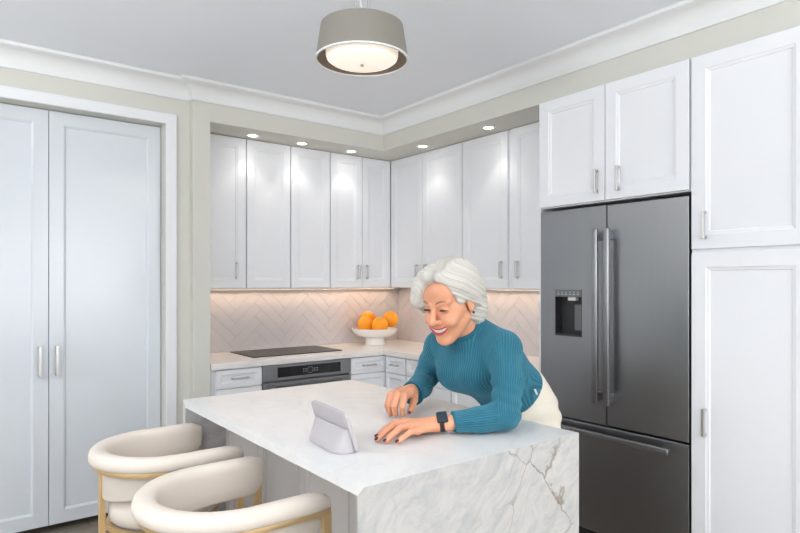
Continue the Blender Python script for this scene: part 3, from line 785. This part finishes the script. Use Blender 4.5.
# --- head
HS = 1.20; HO = v3(1.581, 1.726, 1.376)
yaw_, pit_ = R(190.5), R(19.5)
HF = v3(math.cos(pit_) * math.cos(yaw_), math.cos(pit_) * math.sin(yaw_), -math.sin(pit_))
HU = v3(math.sin(pit_) * math.cos(yaw_), math.sin(pit_) * math.sin(yaw_), math.cos(pit_))
HR = np.cross(HF, HU)
HB = np.stack([HR, HF, HU], 1)            # columns: head-right, forward, up
def hw(*l): return HO + HS * (HB @ v3(*l))
def hl(P): return ((P - HO) @ HB) / HS
def head_local(q):
    d = sd_ell(q, (0, -.016, .035), (.074, .094, .088))
    d = smin(d, sd_ell(q, (0, .034, -.030), (.060, .052, .080)), .03)
    d = smin(d, sd_ell(q, (0, .062, .055), (.052, .026, .040)), .03)
    for s in (1, -1):
        d = smin(d, sd_cone(q, (s * .052, .004, -.048), (s * .020, .062, -.102), .018, .014), .028)
        d = smin(d, sd_ell(q, (s * .037, .066, -.036), (.024, .023, .022)), .016)      # smiling cheeks
        d = smin(d, sd_ell(q, (s * .052, .040, -.012), (.014, .020, .018)), .02)       # cheekbone
    d = smin(d, sd_ell(q, (0, .074, -.106), (.021, .016, .016)), .018)               # chin
    d = smin(d, sd_ell(q, (0, .084, -.064), (.026, .014, .026)), .016)               # muzzle
    for s in (1, -1):
        d = smax(d, -sd_ell(q, (s * .031, .100, .005), (.019, .013, .011)), .010)      # sockets
        d = smin(d, sd_ell(q, (s * .031, .076, .004), (.015, .0135, .0125)), .003)
        d = smin(d, sd_cone(q, (s * .012, .088, .024), (s * .046, .070, .027), .006, .005), .012)
    d = smin(d, sd_cone(q, (0, .089, .012), (0, .110, -.026), .0075, .0120), .010)
    d = smin(d, sd_ell(q, (0, .111, -.030), (.0135, .012, .0115)), .006)
    for s in (1, -1):
        d = smin(d, sd_ell(q, (s * .0150, .098, -.033), (.0080, .010, .0080)), .005)
        d = smax(d, -sd_ell(q, (s * .006, .106, -.0415), (.0032, .005, .003)), .002)
        # smile fold
        d = smax(d, -sd_cone(q, (s * .019, .104, -.036), (s * .036, .088, -.062), .0022, .002), .006)
    # open smiling mouth
    def arc(x): return -.066 + 11.0 * x * x
    mx = q[..., 0]; my = q[..., 2] - (-.0665 + 10.5 * mx * mx)
    mo = np.sqrt((mx / .035) ** 2 + (my / .0090) ** 2) - 1
    d = smax(d, -np.maximum(mo * .0090, .084 - q[..., 1]), .002)
    for s in (1, -1):                                                               # ears
        e = sd_ell(q, (s * .077, -.004, -.004), (.007, .017, .030))
        e = smax(e, -sd_ell(q, (s * .086, .000, -.002), (.006, .009, .018)), .003)
        d = smin(d, e, .006)
    return d
nb = HB.T @ ((v3(*NEC) - HO) / HS)
def headfn(P):
    q = hl(P); d = head_local(q)
    d = smin(d, sd_cone(q, (0, -.030, -.035), (nb[0], nb[1], nb[2]), .050, .053), .020)
    return d * HS

# --- hands
def chain(P, pts, rs, d=None, k=.004):
    for a_, b_, r0, r1 in zip(pts, pts[1:], rs, rs[1:]):
        e = sd_cone(P, a_, b_, r0, r1); d = e if d is None else smin(d, e, k)
    return d
# near (left) hand: palm down on the marble
K_N = [(1.292, 1.656, .957), (1.272, 1.624, .962), (1.266, 1.592, .958), (1.276, 1.560, .950)]
F_N = [[(1.250, 1.657, .958), (1.208, 1.650, .947), (1.168, 1.640, .931)],
       [(1.226, 1.621, .965), (1.184, 1.615, .950), (1.146, 1.608, .931)],
       [(1.222, 1.585, .961), (1.186, 1.579, .947), (1.156, 1.574, .931)],
       [(1.240, 1.552, .951), (1.208, 1.548, .941), (1.184, 1.545, .930)]]
T_N = [(1.372, 1.592, .950), (1.335, 1.655, .945), (1.298, 1.692, .938), (1.262, 1.706, .932)]
# far (right) hand: loose fist, fingertips down
K_F = [(1.470, 1.835, 1.022), (1.462, 1.862, 1.028), (1.458, 1.890, 1.024), (1.462, 1.916, 1.014)]
K_F = [(a, b, c - .006) for a, b, c in K_F]
F_F = [[(1.418, 1.808, 1.012), (1.402, 1.805, .975), (1.412, 1.815, .943)],
       [(1.405, 1.835, 1.018), (1.385, 1.832, .975), (1.398, 1.842, .938)],
       [(1.400, 1.866, 1.014), (1.382, 1.862, .972), (1.396, 1.872, .936)],
       [(1.408, 1.894, 1.002), (1.394, 1.892, .966), (1.408, 1.900, .938)]]
T_F = [(1.520, 1.880, .998), (1.492, 1.842, .984), (1.462, 1.818, .966), (1.438, 1.806, .948)]
def hand(P, W, K, F, T, rf, palm_dz):
    rr = [.0125, .0118, .0122, .0108] if rf else [.0125, .0118, .0122, .0108]
    d = None
    for i in range(4):
        s = 1.0 if i < 3 else .90
        e = sd_cone(P, W, K[i], .021, .0150 * s); d = e if d is None else smin(d, e, .014)
    d = smin(d, sd_cone(P, K[0], K[3], .0145, .0135), .012)
    for i in range(4):
        s = (.98, 1.0, .96, .86)[i]
        s *= 1.22 if rf else 1.0; e = chain(P, [K[i]] + F[i], [.0132 * s, .0122 * s, .0108 * s, .0088 * s], k=.003)
        d = np.minimum(d, e) if False else smin(d, e, .006)
    e = chain(P, T, [.019, .0155, .0130, .0102], k=.004)
    return smin(d, e, .010)
def handN(P):
    d = hand(P, (1.372, 1.566, .957), K_N, F_N, T_N, 0, 0)
    d = smin(d, sd_cone(P, (1.372, 1.566, .957), WRN, .0245, .026), .012)
    d = smin(d, sd_cone(P, WRN, (1.47, 1.50, .97), .026, .031), .008)
    return smax(d, -(P[..., 2] - .9206), .003)
def handF(P):
    d = hand(P, (1.522, 1.895, 1.010), K_F, F_F, T_F, 1, 0)
    d = smin(d, sd_cone(P, (1.522, 1.895, 1.010), (1.60, 1.955, 1.015), .0250, .030), .010)
    return d
# --- inner body and legs (hidden under clothes but continuous)
def bodyfn(P):
    d = sd_ell(P, (1.80, 1.75, 1.10), (.13, .13, .10))
    d = smin(d, sd_cone(P, PEL, CHE, .11, .11), .06); d = smin(d, sd_cone(P, CHE, NEC, .10, .05), .05)
    for a_, b_, c_ in ((SHN, ELN, WRN), (SHF, ELF, (1.60, 1.955, 1.015))):
        d = smin(d, chain(P, [UCH, a_, b_, c_], [.06, .048, .036, .026], k=.02), .03)
    for s in (1, -1):
        d = smin(d, chain(P, [(2.02, 1.725 + s * .08, .86), (2.045, 1.725 + s * .09, .47), (2.10, 1.725 + s * .09, .09)], [.085, .055, .036], k=.03), .04)
    return d
parts = [surface(bodyfn, (1.38, 1.33, .04), (2.24, 2.15, 1.30), .0125),
         surface(headfn, HO - .19, HO + .19, .0030),
         surface(handN, (1.12, 1.47, .915), (1.50, 1.73, 1.01), .0026),
         surface(handF, (1.35, 1.77, .915), (1.63, 2.00, 1.06), .0026)]
body = mesh_obj('body', parts, M['skin'], woman, smooth_it=1)

# --- sweater
def sleeve_end(P, p, q_):            # keep the side of plane at p away from the hand
    n_ = v3(*q_) - v3(*p); n_ /= np.linalg.norm(n_); return -((P - v3(*p)) @ n_)
CUN = (1.414, 1.531, .966); CUF = (1.525, 1.893, .996)
def sweater(P):
    t = sd_ell(P, (1.80, 1.745, 1.11), (.155, .165, .115))
    t = smin(t, sd_cone(P, (1.96, 1.727, .970), CHE, .142, .135), .05)
    t = smin(t, sd_ell(P, (1.700, 1.690, 1.085), (.085, .080, .080)), .05)          # bust
    t = smin(t, sd_ell(P, (1.695, 1.815, 1.080), (.085, .080, .080)), .05)
    t = smin(t, sd_cone(P, SHN, SHF, .070, .068), .06)
    t = smin(t, sd_cone(P, CHE, (1.70, 1.745, 1.20), .12, .075), .05)
    t = smin(t, sd_cone(P, (1.70, 1.746, 1.19), tuple(v3(*NEC) + v3(-.012, -.004, .016)), .075, .066), .025)
    t = smin(t, sd_cone(P, (1.745, 1.61, 1.20), (1.715, 1.705, 1.268), .060, .046), .03)      # nape and shoulder line
    ln = chain(P, [SHN, (1.668, 1.505, 1.085), ELN], [.068, .057, .050], k=.02)
    ln = smin(ln, chain(P, [ELN, (1.50, 1.483, .968), tuple(v3(*WRN) + v3(-.03, .017, 0))], [.050, .045, .032], k=.015), .022)
    # folds in the crook of the elbow
    s_ = (P - v3(*ELN)) @ v3(.35, -.2, .9)
    fold = .0035 * np.sin(s_ * 150 + 18 * P[..., 1] + 9 * P[..., 0]) * np.exp(-((s_ - .05) / .05) ** 2)
    ln = ln + fold
    ln = smax(ln, -sleeve_end(P, CUN, WRN), .003)
    lf = chain(P, [SHF, (1.722, 1.99, 1.10), ELF], [.068, .062, .054], k=.02)
    lf = smin(lf, chain(P, [ELF, (1.62, 1.960, 1.008), (1.490, 1.880, .990)], [.052, .051, .048], k=.015), .02)
    lf = smax(lf, -sleeve_end(P, CUF, (1.44, 1.86, .985)), .003)
    d = smin(smin(t, ln, .028), lf, .028)
    # hem at the waist (tilted plane) and neck opening
    hem = (P - v3(1.962, 1.727, .995)) @ (v3(.72, 0, -.69)); d = smax(d, hem, .006)
    nn = v3(*HO) - v3(*NEC); nn = nn / np.linalg.norm(nn)
    d = smax(d, (P - (v3(*NEC) + .012 * nn)) @ nn - .004 + 0 * d, .006) if False else d
    neckcut = np.maximum(sd_cone(P, tuple(v3(*NEC) - .02 * nn), tuple(v3(*NEC) + .1 * nn), .060, .064), -((P - (v3(*NEC) + .004 * nn)) @ nn))
    topcut = (P - (v3(*NEC) + .042 * nn)) @ nn - .25 * np.clip((P - v3(*NEC)) @ v3(1, 0, 0), -.02, .08)
    near = np.linalg.norm(P - v3(*NEC), axis=-1) - .13
    d = np.where(near < 0, smax(d, topcut, .006), d)
    d = smax(d, -neckcut, .004)
    d = smax(d, -(P[..., 2] - .9212) - 10 * (P[..., 0] > 1.79), .003)
    # sleeves and belly rest on the marble, nothing sinks into it
    return d + .0012 * np.sin(P[..., 0] * 31 + P[..., 2] * 23) * np.sin(P[..., 1] * 37)
RIBN = 2 * PI / .0095
def rib(V):
    segs = [((2.10, 1.74, .80), (1.46, 1.74, 1.44), 0, .16), (SHN, ELN, 1, .065), (ELN, WRN, 1, .050), (SHF, ELF, 1, .065), (ELF, WRF, 1, .050)]
    best = np.full(len(V), 9.0); out = np.zeros(len(V))
    for a_, b_, k_, r_ in segs:
        a_ = v3(*a_); b_ = v3(*b_); ba = b_ - a_; L = np.linalg.norm(ba); ba /= L
        t_ = np.clip((V - a_) @ ba, 0, L); q = V - a_ - t_[:, None] * ba; dist = np.linalg.norm(q, axis=1) - r_
        ref = v3(0, 0, 1) if abs(ba[2]) < .8 else v3(0, 1, 0)
        s1 = np.cross(ba, ref); s1 /= np.linalg.norm(s1); s2 = np.cross(ba, s1)
        ang_ = np.arctan2(q @ s2, q @ s1)
        nrib = round(2 * PI * r_ / .0095); ph = ang_ * nrib
        if k_ == 0: ph = .17 * np.arcsin(np.clip((V[:, 1] - 1.745) / .185, -1, 1)) * RIBN     # torso ribs run down the front and over the back
        m_ = dist < best; best[m_] = dist[m_]; out[m_] = ph[m_]
    return out
# arctan seam is hidden by duplicating no vertices: sin() of a whole number of turns is continuous except inside one edge
sw = surface(sweater, (1.37, 1.34, .90), (2.16, 2.14, 1.34), .0048)
mesh_obj('sweater', [sw], M['knit'], woman, attr=rib, smooth_it=2)
# neck ribbing
nn = HO - v3(*NEC); nn /= np.linalg.norm(nn)
def ring(center, normal, r_, tr, n=48, squash=1.0):
    z_ = Vector(normal).normalized(); x_ = z_.cross(Vector((0, 1, 0))).normalized(); y_ = z_.cross(x_); bm = bmesh.new(); rs = []
    c_ = Vector(center) - Vector(parent_origin)
    for i in range(n):
        a = 2 * PI * i / n; d = x_ * math.cos(a) + y_ * math.sin(a) * squash
        rs.append([bm.verts.new(c_ + d * (r_ + tr * .6 * math.cos(2 * PI * j / 10)) + z_ * tr * 1.3 * math.sin(2 * PI * j / 10)) for j in range(10)])
    for i in range(n):
        A, C = rs[i], rs[(i + 1) % n]
        for j in range(10): bm.faces.new((A[j], A[(j + 1) % 10], C[(j + 1) % 10], C[j]))
    return bm
M['knit_plain'] = mat('teal_knit_trim', (.010, .11, .165), .85, noise=.12, nscale=90)
obj('collar', ring(v3(*NEC) + .026 * nn, nn, .067, .008), M['knit_plain'], woman, 180)
dN = v3(*WRN) - v3(*ELN); dF = v3(1.44, 1.86, .985) - v3(*CUF)
obj('cuff', ring(v3(*CUN) + v3(.004, -.002, .0), dN, .0335, .0045), M['knit_plain'], woman, 180)
obj('cuff', ring(v3(*CUF) + v3(.003, .002, .002), dF, .0470, .006), M['knit_plain'], woman, 180)

# --- trousers and shoes
def trousers(P):
    d = sd_ell(P, (2.000, 1.722, .895), (.138, .152, .150))
    d = smin(d, sd_cone(P, (1.965, 1.727, .985), (2.00, 1.725, .90), .132, .145), .04)
    for s in (1, -1):
        d = smin(d, chain(P, [(2.005, 1.725 + s * .075, .84), (2.050, 1.725 + s * .095, .48), (2.10, 1.725 + s * .098, .10)], [.102, .082, .078], k=.03), .035)
    d = smax(d, -((P - v3(1.950, 1.727, 1.005)) @ v3(-.72, 0, .69)) * -1.0 - .0, .006)
    d = smax(d, -(P[..., 2] - .085), .004)
    d = np.maximum(d, -(P[..., 0] - 1.795) - 10 * (P[..., 2] > .925))
    w_ = (P[..., 2] - .95) * 70 + P[..., 1] * 55
    return d + .0045 * np.sin(w_ + 14 * P[..., 0]) * np.exp(-((P[..., 2] - .87) / .10) ** 2)
mesh_obj('trousers', [surface(trousers, (1.78, 1.50, .07), (2.24, 1.95, 1.14), .008)], M['trouser'], woman, smooth_it=2)
# belt loop and pocket seam seen at the near hip
obj('belt_loop', tube([(-.112, -.142, 1.018), (-.103, -.147, .996)], .0045, 8), M['whitemetal'], woman, 60)
for s in (1, -1):
    def shoe(P, s=s):
        y = 1.725 + s * .098
        d = sd_ell(P, (2.02, y, .045), (.145, .046, .045)); d = smin(d, sd_ell(P, (2.09, y, .065), (.060, .040, .060)), .03)
        return smax(d, -(P[..., 2] - .001), .003)
    mesh_obj('shoe', [surface(shoe, (1.85, 1.725 + s * .098 - .07, -.02), (2.19, 1.725 + s * .098 + .07, .14), .007)], M['shoe'], woman)

# --- hair: parted, swept over the far brow, tucked behind the near ear
def strand(q):                        # constant along a lock of hair: locks leave the parting and sweep back on the near side
    x, y, z = q[..., 0] + .016, q[..., 1], q[..., 2]
    k_ = 1 / (1 + np.exp(x / .006))     # 1 on the near side
    drop = np.clip(.135 - z, 0, .3)
    near = y + .85 * drop + 2.0 * drop * drop
    far = y - .10 * drop + .35 * np.abs(x) + .012 * np.sin(z * 30)
    return k_ * near + (1 - k_) * (far + .5)
def hairfn(P):
    q = hl(P)
    x, y, z = q[..., 0], q[..., 1], q[..., 2]
    d = sd_ell(q, (0, -.022, .045), (.094, .110, .098))
    d = smin(d, sd_ell(q, (0, -.070, -.010), (.085, .066, .085)), .03)               # full back
    d = smin(d, sd_ell(q, (-.030, -.062, -.055), (.050, .045, .055)), .03)            # nape, near side
    d = smin(d, sd_ell(q, (.055, .020, .060), (.052, .070, .060)), .03)               # volume on the far side
    d = smin(d, sd_cone(q, (.010, .070, .108), (.078, .060, .030), .026, .026), .02)  # swept fringe
    d = smin(d, sd_cone(q, (.078, .060, .030), (.090, .022, -.014), .024, .020), .02)
    d = smin(d, sd_cone(q, (-.020, .064, .108), (-.074, .020, .070), .020, .018), .02)
    d = smin(d, sd_cone(q, (-.074, .020, .070), (-.084, -.026, .022), .018, .015), .02)
    d = smin(d, sd_cone(q, (-.084, -.018, .024), (-.087, -.030, -.010), .014, .012), .015)
    # face opening
    f = sd_ell(q, (-.020, .108, -.012), (.070, .084, .112))
    d = smax(d, -f, .010)
    f2 = sd_ell(q, (-.082, .022, -.040), (.032, .038, .050))                           # ear and jaw left free
    d = smax(d, -f2, .008)
    f3 = sd_ell(q, (.05, .10, -.075), (.075, .080, .075)); d = smax(d, -f3, .01)
    d = smax(d, -sd_ell(q, (-.0, .012, -.135), (.12, .075, .075)), .01)
    # parting and locks
    px = x + .016
    st_ = strand(q)
    lock = .0009 * np.sin(st_ * 210) + .0006 * np.sin(st_ * 470 + 1)
    d = d + lock * np.clip(np.abs(px) / .03, 0, 1) + .005 * np.exp(-(px / .005) ** 2) * (z > .08)
    return d * HS
mesh_obj('hair', [surface(hairfn, HO - .22, HO + .22, .0036)], M['hair'], woman, attr=lambda V: strand(hl(V)), smooth_it=1)

# --- facial features
def face_tube(name, pts, r_, m_, n=10, off=0):
    o_ = [tuple(hw(*p) - v3(*parent_origin)) for p in pts]
    return obj(name, tube(o_, [q * HS for q in r_] if isinstance(r_, list) else r_ * HS, n), m_, body, 180)
def head_y(x, z):                      # front surface of the face at local x, z
    ys_ = np.linspace(.13, .03, 201); q = np.stack([np.full(201, x), ys_, np.full(201, z)], -1)
    d = head_local(q); k_ = np.argmax(d < 0); return ys_[k_]
def on_face(pts, lift): return [(x, head_y(x, z) + lift, z) for x, z in pts]
xs = np.linspace(-.036, .036, 17)
arc_ = lambda x: -.0665 + 10.5 * x * x
up_ = [(x, max(head_y(x, arc_(x) + .0095) - .001, .089), arc_(x) + .0090 * math.sqrt(max(0, 1 - (x / .0372) ** 2))) for x in xs]
lo_ = [(x, max(head_y(x, arc_(x) - .0095) - .001, .088), arc_(x) - .0096 * math.sqrt(max(0, 1 - (x / .0372) ** 2))) for x in xs]
face_tube('upper_lip', up_, [.0010 + .0014 * math.sqrt(max(0, 1 - (x / .0372) ** 2)) for x in xs], M['lip'])
face_tube('lower_lip', lo_, [.0010 + .0026 * math.sqrt(max(0, 1 - (x / .0372) ** 2)) for x in xs], M['lip'])
bm = bmesh.new(); g_ = []
for x in np.linspace(-.031, .031, 15):
    g_.append([bm.verts.new(tuple(hw(x, .0925 - 9 * x * x - q, arc_(x) + zz * math.sqrt(max(.02, 1 - (x / .0335) ** 2))) - v3(*parent_origin))) for q, zz in ((0, .0088), (0, -.0040), (.004, -.0040), (.004, .0088))])
for A, C in zip(g_, g_[1:]):
    for j in range(4): bm.faces.new((A[j], A[(j + 1) % 4], C[(j + 1) % 4], C[j]))
bm.faces.new(g_[0]); bm.faces.new(g_[-1][::-1])
obj('teeth', bm, M['teeth'], body, 60)
M['mouth'] = mat('mouth_inside', (.12, .02, .02), .6, noise=.1)
for s in (1, -1):
    face_tube('eyebrow', on_face([(s * (.0145 + .030 * u), .0275 + .0055 * math.sin(u * PI * .80)) for u in np.linspace(0, 1, 9)], -.0002), [.0014 + .0016 * math.sin(PI * min(1, u * 1.1 + .1)) for u in np.linspace(0, 1, 9)], M['brow'], 8)
    face_tube('eyelid_line', on_face([(s * (.0175 + .028 * u), .0020 + .0040 * math.sin(u * PI)) for u in np.linspace(0, 1, 9)], .0010), [.0010 + .0030 * math.sin(PI * u) for u in np.linspace(0, 1, 9)], M['lash'], 8)
    face_tube('crease', on_face([(s * (.020 + .026 * u), .0108 + .0030 * math.sin(u * PI)) for u in np.linspace(0, 1, 7)], -.0004), .0006, M['brow'], 6)
# earring on the near ear
bm = bmesh.new(); bmesh.ops.create_uvsphere(bm, u_segments=14, v_segments=10, radius=.0042 * HS); p = hw(-.0835, .000, -.034) - v3(*parent_origin)
for v in bm.verts: v.co += Vector(p)
obj('earring', bm, M['lash'], body, 180)

# --- nails
def nail(F_, dirn, s=1.0):
    tip = v3(*F_[-1]); base = v3(*F_[-2]); ax = tip - base; ax /= np.linalg.norm(ax); up = v3(*dirn); up = up - ax * (up @ ax); up /= np.linalg.norm(up); side = np.cross(ax, up)
    bm = bmesh.new(); bmesh.ops.create_uvsphere(bm, u_segments=16, v_segments=10, radius=1)
    c_ = tip + ax * .0035 + up * .0058 * s - v3(*parent_origin)
    for v in bm.verts:
        q = v.co.x * ax * .0085 * s + v.co.y * side * .0062 * s + v.co.z * up * .0042 * s; v.co = Vector(c_ + q)
    obj('nail', bm, M['nail'], body, 180)
for F_ in F_N: nail(F_, (-.25, -.1, 1))
for F_ in F_F: nail(F_, (-1, -.6, .1), .85)
nail(T_F, (-.6, -1, .2), 1.0)

# --- wristwatch on the near wrist
wc = v3(1.386, 1.556, .9605); wd = v3(*WRN) - v3(1.372, 1.566, .957); wd = v3(1.47, 1.50, .97) - v3(1.372, 1.566, .957); wd /= np.linalg.norm(wd)
def watch_band():
    z_ = Vector(wd); x_ = Vector((0, 0, 1)); x_ = (x_ - z_ * x_.dot(z_)).normalized(); y_ = z_.cross(x_); bm = bmesh.new(); rs = []; c_ = Vector(wc) - Vector(parent_origin)
    for i in range(40):
        a = 2 * PI * i / 40; d = x_ * math.cos(a) + y_ * math.sin(a)
        rs.append([bm.verts.new(c_ + d * r_ + z_ * w_) for r_, w_ in ((.0262, -.012), (.0305, -.012), (.0315, 0), (.0305, .012), (.0262, .012))])
    for i in range(40):
        A, C = rs[i], rs[(i + 1) % 40]
        for j in range(5): bm.faces.new((A[j], A[(j + 1) % 5], C[(j + 1) % 5], C[j]))
    return bm
wt = obj('wristwatch', watch_band(), M['watch'], woman, 50); tag(wt, 'black smartwatch with square face')
z_ = Vector(wd); nrm = Vector((-.12, -.62, .78)); nrm = (nrm - z_ * nrm.dot(z_)).normalized(); yy_ = nrm.cross(z_)
nrm_s = 1.12
Mw = Matrix((( z_.x, yy_.x, nrm.x), (z_.y, yy_.y, nrm.y), (z_.z, yy_.z, nrm.z))).to_4x4()
Mw = Mw @ Matrix.Scale(nrm_s, 4)
Mw.translation = Vector(wc) - Vector(parent_origin) + nrm * .030
obj('case', B(-.017, .017, -.020, .020, -.005, .006, .0045, 3, Mw), M['watch'], wt, 50)
obj('screen', B(-.0145, .0145, -.0175, .0175, .0058, .0068, .0004, 1, Mw), M['watchscreen'], wt)
